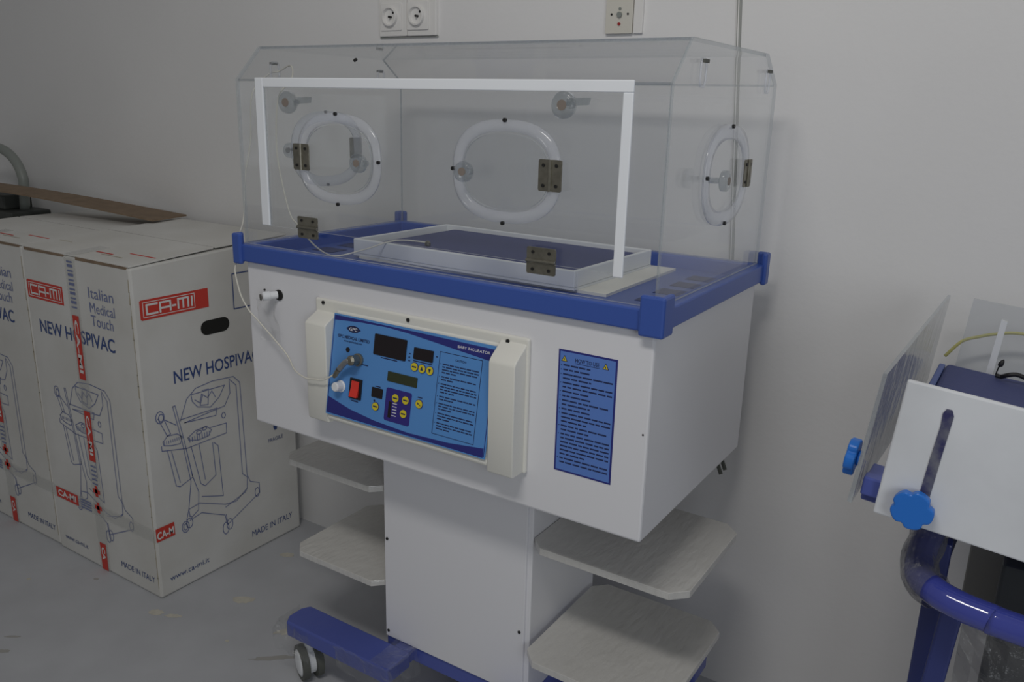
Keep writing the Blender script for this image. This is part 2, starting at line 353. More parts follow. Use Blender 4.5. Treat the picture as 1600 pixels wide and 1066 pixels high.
# control panel moulding -------------------------------------------------
def rib(bm, x0, x1, z0, z1, d, n=10, slope=.03):
    """a bulge in front of the face y=0.005, rounded off at its top"""
    prof_ = [(.005, z1)]
    for k in range(n + 1):
        a = k / n; yy = -(d) * (a * a * (3 - 2 * a)); zz = z1 - slope * a; prof_.append((yy, zz))
    prof_ += [(-d, z0 + .004), (-d + .003, z0), (.005, z0)]
    prism(bm, [(x0, y, z) for y, z in prof_], (x1 - x0, 0, 0))
bm = NB()
box(bm, (.205, -.004, .702), (.684, .005, .938))
prism(bm, [(.261, .005, .925), (.261, -.006, .921), (.261, -.036, .727), (.261, -.040, .722), (.261, -.037, .714), (.261, .005, .704)], (.368, 0, 0))
cp = mk('control_panel', bm, CREAM, inc, bevel=.004, seg=3)
for a_ in ((.208, .261, .704, .920, .036, 10, .026), (.629, .680, .704, .936, .038, 12, .040)):
    bm = NB(); rib(bm, *a_); mk('side_rib', bm, CREAM, cp, bevel=.007, seg=5, smooth=True)
FC = Face((0, -.004, 0), (1, 0, 0), (0, 0, 1))
for x, z in ((.227, .931), (.434, .930), (.644, .928)):
    bm = NB(); FC.disc(bm, x, z, .0035, 0, .0022, n=12); mk('screw', bm, DARK, cp)
e = Vector((0, -.032, -.19)).normalized()
FP = Face(Vector((.262, -.008, .917)) + Vector((0, -1, .17)).normalized() * .0015, (1, 0, 0), -e)   # y is negative downwards
N = lambda L: [(x, -y) for x, y in L]
bm = NB(); FP.rect(bm, 0, -.192, .3665, 0, 0, .0015); plate = mk('faceplate', bm, LBLUE, cp)
bm = NB()
top = [(.001, -.0015), (.001, -.0105), (.0868, -.0065), (.1763, -.0075), (.255, -.0146), (.3, -.0195), (.366, -.027), (.366, -.0015)]
top = [(.003, -.003), (.003, -.012), (.07, -.0075), (.13, -.0065), (.1763, -.009), (.255, -.0165), (.3, -.021), (.362, -.027), (.362, -.006), (.2, -.004)]
FP.poly(bm, top, .0015, .0018)
FP.poly(bm, [(.003, -.158), (.003, -.189), (.362, -.190), (.362, -.174), (.29, -.1815), (.2, -.1845), (.12, -.180), (.06, -.172)], .0015, .0018)
FP.line(bm, [(.0025, -.003), (.0025, -.188)], .0014, .0018); FP.line(bm, [(.3635, -.02), (.3635, -.188)], .0014, .0018)
mk('printed_border', bm, DBLUE, cp)
bm = NB(); FP.rect(bm, .1042, -.0592, .179, -.0215, .0015, .0030, r=.002); mk('temperature_display', bm, BLACK, cp)
bm = NB(); FP.rect(bm, .196, -.0512, .239, -.0305, .0015, .0030, r=.0015); mk('temperature_display', bm, BLACK, cp)
bm = NB(); FP.rect(bm, .1425, -.1012, .210, -.0834, .0015, .0028, r=.0012); mk('text_display', bm, LCD, cp)
bm = NB(); FP.rect(bm, .109, -.137, .1345, -.119, .0015, .0028, r=.0012); mk('humidity_display', bm, BLACK, cp)
bm = NB(); FP.rect(bm, .1425, -.173, .201, -.113, .0015, .0022, r=.004); mk('keypad', bm, NAVY, cp)
bm = NB(); FP.rect(bm, .151, -.1665, .1575, -.137, .0022, .0026, r=.001); mk('indicator_bar', bm, BLACK, cp)
for i, (x, y) in enumerate([(.2006, .065), (.2175, .0655), (.2348, .0656), (.1654, .1288), (.1886, .128), (.1866, .1529), (.219, .1281), (.121, .1533)]):
    bm = NB(); FP.disc(bm, x, -y, .0082, .0015, .0026); FP.disc(bm, x, -y, .0072, .0026, .0034, mi=1)
    if i == 1: FP.poly(bm, [(x - .003, -y - .003), (x + .003, -y - .003), (x, -y + .0045)], .0034, .0037, mi=2)
    elif i == 2: FP.poly(bm, [(x - .003, -y + .003), (x + .003, -y + .003), (x, -y - .0045)], .0034, .0037, mi=2)
    elif i == 6: FP.line(bm, [(x - .0035, -y + .0025), (x + .0035, -y - .0025)], .0012, .0037, mi=2); FP.rect(bm, x - .004, -y - .0006, x - .001, -y + .0006, .0034, .0037, mi=2)
    else: FP.rect(bm, x - .0048, -y - .0012, x + .0048, -y + .0012, .0034, .0037, mi=2)
    mk('button', bm, [DBLUE, YEL, INK], cp)
bm = NB(); FP.disc(bm, .0420, -.0625, .0045, .0015, .003, n=14); mk('probe_socket', bm, BLACK, cp)
bm = NB(); lathe(bm, FP.P(.0330, -.1335, .0015), FP.n, [(.0115, 0), (.0115, .002), (.0095, .003), (.0088, .016), (.0075, .018)], 18); mk('fuse_knob', bm, WHITE2, cp, smooth=False, bevel=.0008)
bm = NB(); FP.rect(bm, .0555, -.1500, .0845, -.1120, .0015, .004, r=.001); sw = mk('power_switch', bm, BLACK, cp)
bm = NB(); F2 = FP
prism(bm, [F2.P(.061, -.146, .004), F2.P(.061, -.1165, .004), F2.P(.061, -.1165, .0055), F2.P(.061, -.131, .0065), F2.P(.061, -.146, .0105)], FP.ex * .018); mk('switch_rocker', bm, RED, cp, bevel=.0006)
# lettering on the panel
bm = NB(); FP.poly(bm, [(.0326, -.0232), (.0415, -.0178), (.0507, -.0165), (.06, -.0178), (.0688, -.0232), (.06, -.0285), (.0507, -.03), (.0415, -.0285)], .0015, .0018)
mk('maker_emblem', bm, INK, cp)
bm = NB(); FP.text(bm, 'GPC MEDICAL LIMITED', .0136, -.0425, .0054, .079, h=.0019, bold=.03)
FP.text(bm, 'www.gpcmedical.com', .0297, -.0485, .0033, .045, h=.0019, bold=.02)
mk('maker_lettering', bm, INK, cp); bm = NB()
FP.text(bm, 'CAUTION', .2858, -.0395, .0036, .0225, h=.0019, bold=.015)
FP.line(bm, [(.2525, -.0285), (.3405, -.0285), (.3405, -.1725), (.2525, -.1725)], .0010, .0018, closed=True)
CAUT = bm; bm = NB()
for x0, x1, y in ((.122, .160, .0625), (.196, .238, .0545), (.116, .128, .1165), (.062, .078, .1545), (.078, .094, .0835), (.214, .224, .1165)): FP.rect(bm, x0, -y - .001, x1, -y + .0008, .0015, .0018)
FP.disc(bm, .1865, -.0505, .0018, .0015, .0018, n=8); FP.disc(bm, .1165, -.1435, .0022, .0015, .0018, n=8)
for y in (.044, .0565): FP.rect(bm, .185, -y - .001, .189, -y + .001, .0015, .0018)
FP.rect(bm, .2445, -.040, .248, -.038, .0015, .0018)
mk('display_captions', bm, INK, cp); bm = CAUT
yy = .049; ln = 0
for para in (4, 2, 4, 2, 3, 3, 3):
    FP.rect(bm, .2555, -yy - .0008, .2567, -yy + .0008, .0015, .0018)
    for k in range(para):
        wordbars(FP, bm, .2600, -yy - .0010, .336 if k < para - 1 else .29, .0021, h=.0016, seed=ln); ln += 1; yy += .0048
    yy += .0028
mk('caution_notice', bm, INK, cp)
bm = NB(); FP.text(bm, 'GPC', .0507, -.0262, .0058, .019, h=.0021, bold=.02, align='CENTER'); mk('emblem_lettering', bm, INKW, cp)
bm = NB(); FP.text(bm, 'BABY INCUBATOR', .2879, -.0158, .0046, .0665, h=.0021, ang=0, bold=.01); mk('title_lettering', bm, INKW, cp)
bm = NB()
for k in range(5): FP.rect(bm, .160, -.140 - k * .0055, .170, -.1385 - k * .0055, .0022, .0025)
mk('keypad_captions', bm, INKW, cp)
# instruction label
FI = Face((.735, .005, .723), (1, 0, 0), (0, 0, 1))
bm = NB(); FI.rect(bm, 0, 0, .103, .207, 0, .0008); lb = mk('instruction_label', bm, DBLUE, inc)
bm = NB(); FI.rect(bm, .0030, .0030, .100, .204, .0008, .0011); mk('label_field', bm, LBLUE2, lb)
bm = NB(); FI.text(bm, 'HOW TO USE', .0515, .190, .0062, .042, h=.0014, bold=.015, align='CENTER'); FI.rect(bm, .030, .1875, .073, .1883, .0011, .0014)
yy = .181; ln = 50
for para in (1, 1, 2, 2, 1, 1, 2, 1, 3, 2, 6, 2):
    FI.disc(bm, .0058, yy + .001, .0009, .0011, .0014, n=6)
    for k in range(para):
        wordbars(FI, bm, .0095, yy, .097 if k < para - 1 or ln % 3 == 1 else .06, .0025, h=.0012, seed=ln); ln += 1; yy -= .0069
    yy -= .0006
mk('label_lettering', bm, INK, lb)
for x, y in ((.011, .1885), (.0835, .1885)):
    bm = NB()
    FI.poly(bm, [(x - .0055, y - .0005), (x + .0055, y - .0005), (x, y + .0098)], .0011, .0014); FI.poly(bm, [(x - .004, y + .0004), (x + .004, y + .0004), (x, y + .0078)], .0014, .0016, mi=1)
    FI.rect(bm, x - .0006, y + .0013, x + .0006, y + .0048, .0016, .0018)
    mk('warning_symbol', bm, [INK, YEL], lb)
# oxygen port with nozzle on the cabinet's left front
bm = NB(); lathe(bm, (.096, .005, .925), (0, -1, 0), [(.011, 0), (.011, .002), (.006, .003)], 18); pt = mk('oxygen_port', bm, DARK, inc)
bm = NB(); lathe(bm, (.094, .002, .926), (-.55, -1, -.05), [(.0075, 0), (.0075, .014), (.009, .015), (.009, .028), (.006, .030)], 16); mk('port_nozzle', bm, WHITE2, pt, smooth=False)
bm = NB(); lathe(bm, (.079, -.026, .923), (-.55, -1, -.05), [(.0065, 0), (.0065, .002)], 14); mk('nozzle_plug', bm, GREY, pt)
bm = NB(); FC2 = Face((0, .005, 0), (1, 0, 0), (0, 0, 1)); FC2.disc(bm, .055, .930, .0022, 0, .002, n=8); FC2.disc(bm, .887, .82, .0015, 0, .001, n=8); mk('screw', bm, DARK, inc)
# drain outlets at the right rear underside
bm = NB()
for x, y in ((.865, .455), (.865, .43)): tube(bm, [(x, y, .645), (x + .002, y, .630), (x + .012, y - .004, .612), (x + .020, y - .008, .598)], .0042, 8)
mk('drain_outlet', bm, GREY, inc)
# column
bm = NB(); box(bm, (.262, .12, .15), (.632, .39, .640)); col = mk('column', bm, WHITE, inc, bevel=.002)
bm = NB(); box(bm, (.264, .114, .153), (.622, .12, .638)); mk('column_front', bm, WHITE, inc, bevel=.0015)
FK = Face((0, .114, 0), (1, 0, 0), (0, 0, 1))
for x, z in ((.272, .395), (.272, .168), (.612, .30), (.612, .60)):
    bm = NB(); FK.disc(bm, x, z, .0032, 0, .002, n=12); mk('screw', bm, DARK, col)
bm = NB(); box(bm, (.632, .185, .455), (.640, .193, .475)); mk('shelf_bracket', bm, DARK, col)
# shelves in crumpled protective film
def shelf(x0, x1, y0, y1, z, ch=.028, lip=.014):
    bm = NB(); out = [(x0 + ch, y0), (x1 - ch, y0), (x1, y0 + ch), (x1, y1 - ch), (x1 - ch, y1), (x0 + ch, y1), (x0, y1 - ch), (x0, y0 + ch)]
    prism(bm, [(x, y, z - .004) for x, y in out], (0, 0, .004))
    inn = [(x + (.002 if x < (x0 + x1) / 2 else -.002), y + (.002 if y < (y0 + y1) / 2 else -.002)) for x, y in out]
    for k in range(8):
        j = (k + 1) % 8; a, b, c_, d_ = out[k], out[j], inn[j], inn[k]
        lo = [bm.verts.new((p[0], p[1], z - lip)) for p in (a, b, c_, d_)]; hi = [bm.verts.new((p[0], p[1], z - .003)) for p in (a, b, c_, d_)]
        for q in range(4): bm.faces.new((lo[q], lo[(q + 1) % 4], hi[(q + 1) % 4], hi[q]))
        bm.faces.new(lo[::-1]); bm.faces.new(hi)
    return mk('shelf', bm, WRAP, inc, bevel=.0025)
shelf(-.035, .262, .10, .395, .512); shelf(-.015, .262, .10, .39, .285)
shelf(.634, .945, .095, .395, .510); shelf(.645, .935, .062, .385, .290)
# base: foot bars, plate, casters
bm = NB(); box(bm, (.262, .12, .112), (.69, .39, .150)); mk('base_plate', bm, BLUE2, inc, bevel=.003)
for x0, x1, y0, y1 in ((.03, .345, .024, .100), (.555, .87, .024, .100), (.22, .345, .40, .475), (.555, .88, .40, .475)):
    bm = NB(); c1 = .012
    prism(bm, [(x0 + c1, y0, .112), (x1, y0, .112), (x1, y1, .112), (x0 + c1, y1, .112), (x0, y1 - .02, .112), (x0, y0 + .02, .112)], (0, 0, .038)); mk('foot_bar', bm, BLUE2, inc, bevel=.004)
for x in (.30, .58):
    bm = NB(); box(bm, (x, .09, .118), (x + .04, .42, .146)); mk('base_rail', bm, BLUE2, inc)
def caster(cx, cy, ang):
    ca, sa = math.cos(ang), math.sin(ang); ax = Vector((ca, sa, 0)); c0 = Vector((cx, cy, .041))
    bm = NB(); lathe(bm, c0 - ax * .009, ax, [(.030, 0), (.030, .018)], 24); lathe(bm, (cx, cy, .06), (0, 0, 1), [(.010, 0), (.010, .03), (.022, .045), (.022, .052)], 16)
    cs = mk('caster', bm, WHITE2, inc)
    for s_ in (-1, 1):
        bm = NB(); lathe(bm, c0 + ax * s_ * .008, ax * s_, [(.033, 0), (.041, .001), (.041, .016), (.034, .018), (.033, .0165)], 32); mk('tyre', bm, GREY, cs, smooth=False)
        bm = NB(); lathe(bm, c0 + ax * s_ * .010, ax * s_, [(.033, 0), (.033, .014), (.024, .018), (.008, .0195)], 28); mk('wheel_hub', bm, WHITE2, cs, smooth=True)
caster(.075, .058, math.radians(64)); caster(.84, .062, math.radians(10)); caster(.84, .437, math.radians(70)); caster(.26, .437, math.radians(100))
# film left on the foot bar
bm = NB()
def crumple(bm, P00, U_, V_, nu, nv, amp, sd):
    g = [[None] * (nv + 1) for _ in range(nu + 1)]; P00, U_, V_ = Vector(P00), Vector(U_), Vector(V_); nn = U_.cross(V_).normalized()
    for i in range(nu + 1):
        for j in range(nv + 1):
            p = P00 + U_ * (i / nu) + V_ * (j / nv); q = noise.noise(p * 22 + Vector((sd, 0, 0))) + .6 * noise.noise(p * 55 + Vector((0, sd, 0)))
            g[i][j] = bm.verts.new(p + nn * q * amp)
    for i in range(nu):
        for j in range(nv): bm.faces.new((g[i][j], g[i + 1][j], g[i + 1][j + 1], g[i][j + 1]))
crumple(bm, (.20, .016, .158), (.165, 0, 0), (0, 0, -.055), 20, 8, .012, 1); crumple(bm, (.30, .018, .158), (.06, .0, 0), (0, .09, 0), 10, 10, .006, 4)
crumple(bm, (.352, .02, .158), (0, .09, 0), (.01, 0, -.06), 12, 8, .012, 9)
mk('protective_film', bm, FILM, inc, smooth=False)
bm = NB(); crumple(bm, (.02, .02, .148), (.10, 0, -.01), (0, -.012, -.06), 12, 8, .014, 6); crumple(bm, (.018, .02, .15), (0, .07, 0), (-.015, 0, -.06), 10, 8, .012, 2)
mk('protective_film', bm, FILM, inc)

# ------------------------------------------------------------------ things in the hood
A = math.radians(-1.5)
def rotT(cx, cy, cz, a): return Matrix.Translation((cx, cy, cz)) @ Matrix.Rotation(a, 4, 'Z')
T = rotT(.437, .281, .9972, A)
by = thing('mattress_tray', (.437, .281, .9972), 'white plastic mattress tray lying on the blue deck inside the clear hood', 'tray')
hw, hd_, hh, tk = .260, .151, .034, .008
bm = NB(); box(bm, (-hw, -hd_, 0), (hw, hd_, .004), T=T); mk('tray_base', bm, WHITE2, by)
bm = NB()
box(bm, (-hw, -hd_, .004), (hw, -hd_ + tk, hh), T=T); box(bm, (-hw, hd_ - tk, .004), (hw, hd_, hh), T=T)
box(bm, (-hw, -hd_ + tk, .004), (-hw + tk, hd_ - tk, hh), T=T); box(bm, (hw - tk, -hd_ + tk, .004), (hw, hd_ - tk, hh), T=T)
mk('tray_wall', bm, WHITE2, by, bevel=.002)
bm = NB(); box(bm, (-hw + .03, -hd_ + .010, .0042), (hw - .014, hd_ - .010, .026), T=T)
mt = mk('mattress', bm, MATT, None, bevel=.006, seg=3); tag(mt, 'thin navy blue foam mattress lying in the white tray inside the incubator hood', 'mattress')

# sensor lead: from the mattress over the hood door, out at the corner and down into the control panel
Pq = FP.P(.064, -.0765, .0)
lead = thing('sensor_lead', (.2, -.03, .9), 'thin cream sensor lead running from the mattress out of the hood to the control panel', 'cable')
bm = NB()
tube(bm, smoothpath([(.315, .20, 1.030), (.275, .15, 1.036), (.24, .095, 1.020), (.205, .05, 1.010), (.180, .025, 1.030), (.145, .018, 1.066), (.124, .018, 1.085), (.107, .018, 1.139), (.095, .018, 1.21), (.104, .02, 1.300), (.098, .06, 1.335), (.06, .095, 1.362), (.015, .105, 1.352), (-.006, .095, 1.345), (-.010, .056, 1.307), (-.010, .046, 1.22), (-.010, .028, 1.153), (-.011, .018, 1.068), (-.019, .010, 1.03), (-.020, .002, .985), (-.006, -.016, .965), (.004, -.020, .94), (.016, -.022, .915), (.036, -.022, .890), (.059, -.022, .874), (.105, -.022, .842), (.143, -.024, .816), (.180, -.040, .797), (.215, -.047, .790), (.240, -.047, .792), (.262, -.047, .795), (.285, -.045, .808), (.300, -.042, .822)], 6), .0015, 8)
mk('lead_wire', bm, CORD, lead, smooth=True)
bm = NB(); lathe(bm, (.288, -.044, .805), (.7, .05, 1.0), [(.003, 0), (.0045, .004), (.005, .018), (.0055, .02)], 14); lathe(bm, FP.P(.0700, -.0765, .0016), FP.n, [(.012, 0), (.012, .004), (.0095, .005), (.0095, .022), (.006, .026)], 16)
mk('metal_plug', bm, METAL, lead)
bm = NB(); tube(bm, smoothpath([(.300, -.042, .822), (.316, -.044, .838), FP.P(.068, -.0765, .024)], 5), .0055, 10); mk('plug_sleeve', bm, mat('plug_grey', (.30, .31, .32), .3, metal=.5), lead, smooth=True)
bm = NB(); lathe(bm, (.315, .20, 1.0245), (0, 0, 1), [(.006, 0), (.006, .006), (.003, .009)], 12); mk('sensor_tip', bm, METAL, lead)
# bag hanging from the oxygen port
bm = NB(); crumple(bm, (.052, -.012, .916), (.055, 0, 0), (.006, 0, -.085), 12, 16, .012, 3)
tag(mk('clear_plastic_bag', bm, FILM, None), 'small crumpled clear plastic bag hanging below the port nozzle on the cabinet', 'plastic bag')

# black power cord behind the column
bm = NB(); tube(bm, smoothpath([(.66, .50, .56), (.66, .51, .46), (.675, .51, .415), (.71, .51, .405), (.74, .51, .425), (.77, .515, .50), (.78, .51, .62)], 6), .005, 8)
tag(mk('power_cord', bm, mat('black_rubber', (.01, .01, .012), .4), None, smooth=True), 'black power cord looping behind the incubator column under the right upper shelf', 'cable')

# ------------------------------------------------------------------ cartons
def logo(F, bmr, bmw, x, y, wd, ht, tail=0, ang=0):
    """red plate with white double outline and square letters C A . M I"""
    ca, sa = math.cos(ang), math.sin(ang); R = lambda p: (x + p[0] * ca - p[1] * sa, y + p[0] * sa + p[1] * ca)
    F.poly(bmr, [R(p) for p in ((0, .06 * ht), (.02 * wd, 0), (wd + tail, 0), (wd + tail, ht), (.02 * wd, ht), (0, .94 * ht))], .0003, .0009)
    F.line(bmw, [R(p) for p in ((.05 * wd, .13 * ht), (.96 * wd, .13 * ht), (.96 * wd, .87 * ht), (.05 * wd, .87 * ht))], ht * .035, .0012, closed=True)
    lw = ht * .10; a, b = .27 * ht, .73 * ht; u = wd
    for L in ([(.29, b), (.11, b), (.11, a), (.29, a)], [(.34, a), (.34, b), (.52, b), (.52, a)], [(.34, .45 * ht), (.52, .45 * ht)], [(.56, .46 * ht), (.61, .46 * ht)], [(.66, a), (.66, b), (.84, b), (.84, a)], [(.75, b), (.75, a)], [(.91, a), (.91, b)]):
        F.line(bmw, [R((p[0] * u, p[1])) for p in L], lw, .0012 + .00006 * len(L))
DR = {'frame_outer': [(0.102, 0.48), (0.126, 0.534), (0.155, 0.556), (0.21, 0.562), (0.278, 0.557), (0.298, 0.535), (0.299, 0.49), (0.303, 0.25), (0.313, 0.226), (0.344, 0.211), (0.344, 0.179), (0.225, 0.125), (.222, .158)],
'frame_in': [(0.263, 0.553), (0.285, 0.53), (.287, .26), (.303, .244)], 'frame_inner': [(0.263, 0.548), (0.263, 0.513), (0.243, 0.481), (0.114, 0.471)], 'panel': [(0.14, 0.542), (0.247, 0.54), (0.227, 0.511), (0.197, 0.491), (0.157, 0.503), (0.142, 0.523), (.14, .542)],
'shelf': [(0.102, 0.483), (0.218, 0.482), (0.212, 0.462), (0.114, 0.471)], 'tray': [(0.041, 0.428), (0.041, .415), (0.114, 0.398), (0.243, 0.401), (0.244, 0.43), (0.192, 0.433)],
'jar1': [(0.056, 0.413), (0.073, 0.305), (0.084, 0.298), (0.125, 0.311), (0.111, 0.404)], 'jar1b': [(.068, .405), (.086, .31)], 'jar2': [(0.127, 0.401), (0.148, 0.283), (0.161, 0.271), (0.198, 0.29), (0.195, 0.388)], 'jar2b': [(.152, .395), (.163, .29)],
'jar1top': [(0.046, 0.438), (0.06, 0.451), (0.089, 0.448), (0.104, 0.434), (0.096, 0.418), (0.07, 0.421), (0.048, 0.428), (0.046, 0.438)], 'jar2top': [(0.12, 0.426), (0.144, 0.439), (0.179, 0.441), (0.195, 0.426), (0.183, 0.411), (0.149, 0.41), (0.122, 0.419), (.12, .426)],
'tube': [(0.083, 0.525), (0.09, 0.526), (0.109, 0.417), (0.123, 0.318), (0.139, 0.261), (0.134, 0.21), (0.112, 0.197), (.104, .203)], 'tube2': [(0.083, 0.525), (0.102, 0.419), (0.118, 0.300), (0.104, 0.223), (0.106, 0.203)],
'wheel': [(0.038, 0.505), (0.06, 0.451), (0.07, 0.454), (0.055, 0.498), (0.088, 0.473)], 'base': [(0.095, 0.195), (0.104, 0.223), (0.139, 0.228), (0.222, 0.19), (0.26, 0.185), (0.3, 0.21), (0.303, 0.244)],
'base2': [(0.105, 0.19), (0.143, 0.197), (0.218, 0.158), (0.222, 0.133)], 'base3': [(0.222, 0.181), (0.292, 0.2), (0.3, 0.21)], 'side': [(0.199, 0.387), (0.212, 0.373), (0.217, 0.219), (0.148, 0.244)],
'dial': [(.15, .525), (.165, .512), (.172, .535), (.19, .52), (.205, .535), (.215, .515)], 'dial2': [(.175, .545), (.195, .543), (.19, .50), (.165, .505), (.175, .53)]}
def drawing(F, bm, sx=1, dx=0):
    for k, L in DR.items(): F.line(bm, [(dx + x * sx, y) for x, y in L], .0022, .0010)
    for cx, cy, rx, ry in ((.044, .507, .012, .016), (.047, .505, .007, .010), (.09, .177, .011, .016), (.09, .177, .006, .009), (.103, .183, .010, .014), (.218, .117, .010, .018), (.232, .124, .010, .016), (.335, .184, .008, .014), (.237, .455, .006, .008), (.155, .431, .008, .005), (.173, .436, .007, .004)):
        F.line(bm, [(dx + (cx + rx * math.cos(t_)) * sx, cy + ry * math.sin(t_)) for t_ in [k * math.pi / 8 for k in range(17)]], .0024, .0010)
    for k in range(9):   # jar lid ribs
        F.line(bm, [(dx + (.05 + k * .0062) * sx, .43), (dx + (.05 + k * .0062) * sx, .437)], .002, .0010)
        F.line(bm, [(dx + (.125 + k * .0078) * sx, .412), (dx + (.125 + k * .0078) * sx, .424)], .0024, .0010)
def carton(x0, x1, y0, y1, z1, z1b, label, front=True, side=True):
    r = thing('carton', ((x0 + x1) / 2, (y0 + y1) / 2, 0), label, 'cardboard box', None)
    bm = NB(); g = .003
    vs = {}
    nx, ny, nz = 12, 12, 14
    # body with slightly bulging sides
    def bul(x, y, z): return Vector((x, y, z))
    P8 = [(x0, y0, 0.001), (x1, y0, 0.001), (x1, y1, 0.001), (x0, y1, 0.001), (x0, y0, z1), (x1, y0, z1), (x1, y1, z1b), (x0, y1, z1b)]
    V = [bm.verts.new(p) for p in P8]
    for f in ((0, 3, 2, 1), (0, 1, 5, 4), (1, 2, 6, 5), (2, 3, 7, 6), (3, 0, 4, 7)): bm.faces.new([V[i] for i in f])
    bm.faces.new([V[i] for i in (4, 5, 6, 7)])
    mk('carton_body', bm, CARD, r, bevel=.006)
    bm = NB(); ym = (y0 + y1) / 2; zm = (z1 + z1b) / 2; tt = .004
    for a, b in ((0, .495), (.505, 1)):
        ya, yb = y0 + (y1 - y0) * a, y0 + (y1 - y0) * b; za, zb = z1 + (z1b - z1) * a + .001, z1 + (z1b - z1) * b + .001
        if a == 0: zb += .004
        else: za += .004
        prism(bm, [(x0 + .002, ya + .001, za), (x0 + .002, yb, zb), (x0 + .002, yb, zb + tt), (x0 + .002, ya + .001, za + tt)], (x1 - x0 - .004, 0, 0))
    mk('top_flap', bm, CARD, r, bevel=.001)
    for ga, gb in ((.015, .203), (.258, x1 - x0 - .012)):
        bm = NB(); prism(bm, [(x0 + ga, y0 - .0007, z1 - .002 + .004), (x0 + gb, y0 - .0007, z1 - .001 + .003), (x0 + gb, y0 - .0007, z1 - .004), (x0 + ga, y0 - .0007, z1 - .006)], (0, .012, 0)); mk('flap_gap', bm, CARDB, r)
    F = Face((x0, y0, 0), (1, 0, 0), (0, 0, 1)); WX = x1 - x0
    def item(name, mats, fn, local=None):
        bm = NB(); fn(bm); return mk(name, bm, mats, r)
    LM = [PRED, TAPE]
    class Tw:
        pass
    def two(name, F, x, y, w_, h_, tail=0):
        b1, b2 = NB(), NB(); logo(F, b1, b2, x, y, w_, h_, tail); p = mk(name, b1, PRED, r); mk('logo_lettering', b2, TAPE, p); return p
    def one(name, F, m_, string, x, y, h_, w_, **k):
        bm = NB(); F.text(bm, string, x, y, h_, w_, h=.0010, **k); return mk(name, bm, m_, r)
    two('logo', F, .008, .764, .172, .050)
    bm = NB()
    for s_, y, h_ in (('Italian', .803, .029), ('Medical', .765, .027), ('Touch', .730, .029)): F.text(bm, s_, .300, y, h_, .107 if s_ != 'Touch' else .095, h=.0010)
    mk('slogan', bm, INK3, r)
    one('product_lettering', F, INK2, 'NEW HOSPIVAC', .048, .672, .036, .345, bold=.01)
    bm = NB(); drawing(F, bm, 1.0, .045); mk('machine_drawing', bm, INK3, r)
    one('origin_lettering', F, INK2, 'MADE IN ITALY', .312, .042, .017, .150); one('website_lettering', F, INK2, 'www.ca-mi.it', .035, .040, .015, .115)
    tx = .230
    bm = NB()
    F.rect(bm, tx - .024, .0, tx + .024, z1 - .002, .0009, .0013); F.rect(bm, 0, .168, WX, .205, .0013, .0017)
    for za, zb in ((.570, .745), (.335, .480), (.002, .085)):
        F.rect(bm, tx - .014, za, tx + .014, zb, .0017, .0021, mi=1)
        F.text(bm, 'CA-MI' if zb - za > .1 else 'CA', tx - .007, zb - .012, .015, zb - za - .03 if zb - za > .1 else .04, h=.0024, ang=-90, bold=.03, mi=3)
    for cz in (.245, .195):
        F.rect(bm, tx - .016, cz - .006, tx + .016, cz + .006, .0017, .0021, mi=1); F.rect(bm, tx - .006, cz - .016, tx + .006, cz + .016, .0017, .0021, mi=1)
    F.rect(bm, .020, .171, .130, .203, .0017, .0021, mi=1); F.text(bm, 'CA-MI', .030, .179, .018, .09, h=.0024, bold=.03, mi=3)
    for k in range(11): F.rect(bm, tx - .012, .765 + k * .012, tx + .012, .769 + k * .012 + (.003 if k % 2 else 0), .0017, .0019, mi=2)
    for k in range(5): F.rect(bm, tx - .014, .265 + k * .013, tx + .010, .269 + k * .013, .0017, .0019, mi=2)
    for k in range(4): F.rect(bm, .145, .172 + k * .008, .195, .176 + k * .008, .0017, .0019, mi=2)
    if side:
        S = Face((x1, y0, 0), (0, 1, 0), (0, 0, 1))
        S.rect(bm, 0, .168, .055, .207, .0009, .0013); S.rect(bm, .001, .169, .056, .207, .0013, .0019, mi=1); S.text(bm, 'CA-M', .003, .176, .020, .05, h=.0023, bold=.03, mi=3)
    for xx in (tx - .024,): prism(bm, [(x0 + xx, y0 + .001, z1 + .0062), (x0 + xx + .048, y0 + .001, z1 + .0062), (x0 + xx + .048, y0 + .10, z1 + (z1b - z1) * .2 + .0068), (x0 + xx, y0 + .10, z1 + (z1b - z1) * .2 + .0068)], (0, 0, .0004))
    mk('packing_tape', bm, [TAPEC, PRED, INK3, TAPE], r)
    dz = (z1b - z1) / (y1 - y0); TF = Face((x0, y0, z1 + .0064), (1, 0, 0), (0, 1, dz)); bm = NB()
    TF.rect(bm, tx + .03, .055, tx + .10, .060, 0, .0006); TF.rect(bm, tx + .13, .085, WX - .02, .090, .0, .0006); TF.rect(bm, tx + .07, .045, tx + .16, .047, 0, .0006, mi=1); TF.rect(bm, .02, .13, .20, .134, 0, .0006, mi=2); TF.rect(bm, .03, .09, .09, .0925, 0, .0006, mi=1)
    mk('top_print', bm, [PRED, CARDG, CARDB], r)
    bm = NB(); rr = random.Random(11)
    for zz in [k * .03 for k in range(1, 29)]:
        w_ = rr.uniform(.002, .009); F.poly(bm, [(WX - .006 - w_ * .6, zz), (WX - .006, zz), (WX - .006, zz + .032), (WX - .006 - rr.uniform(.001, .005), zz + .032)], .0002, .0005)
    mk('worn_edge', bm, CARDG, r)
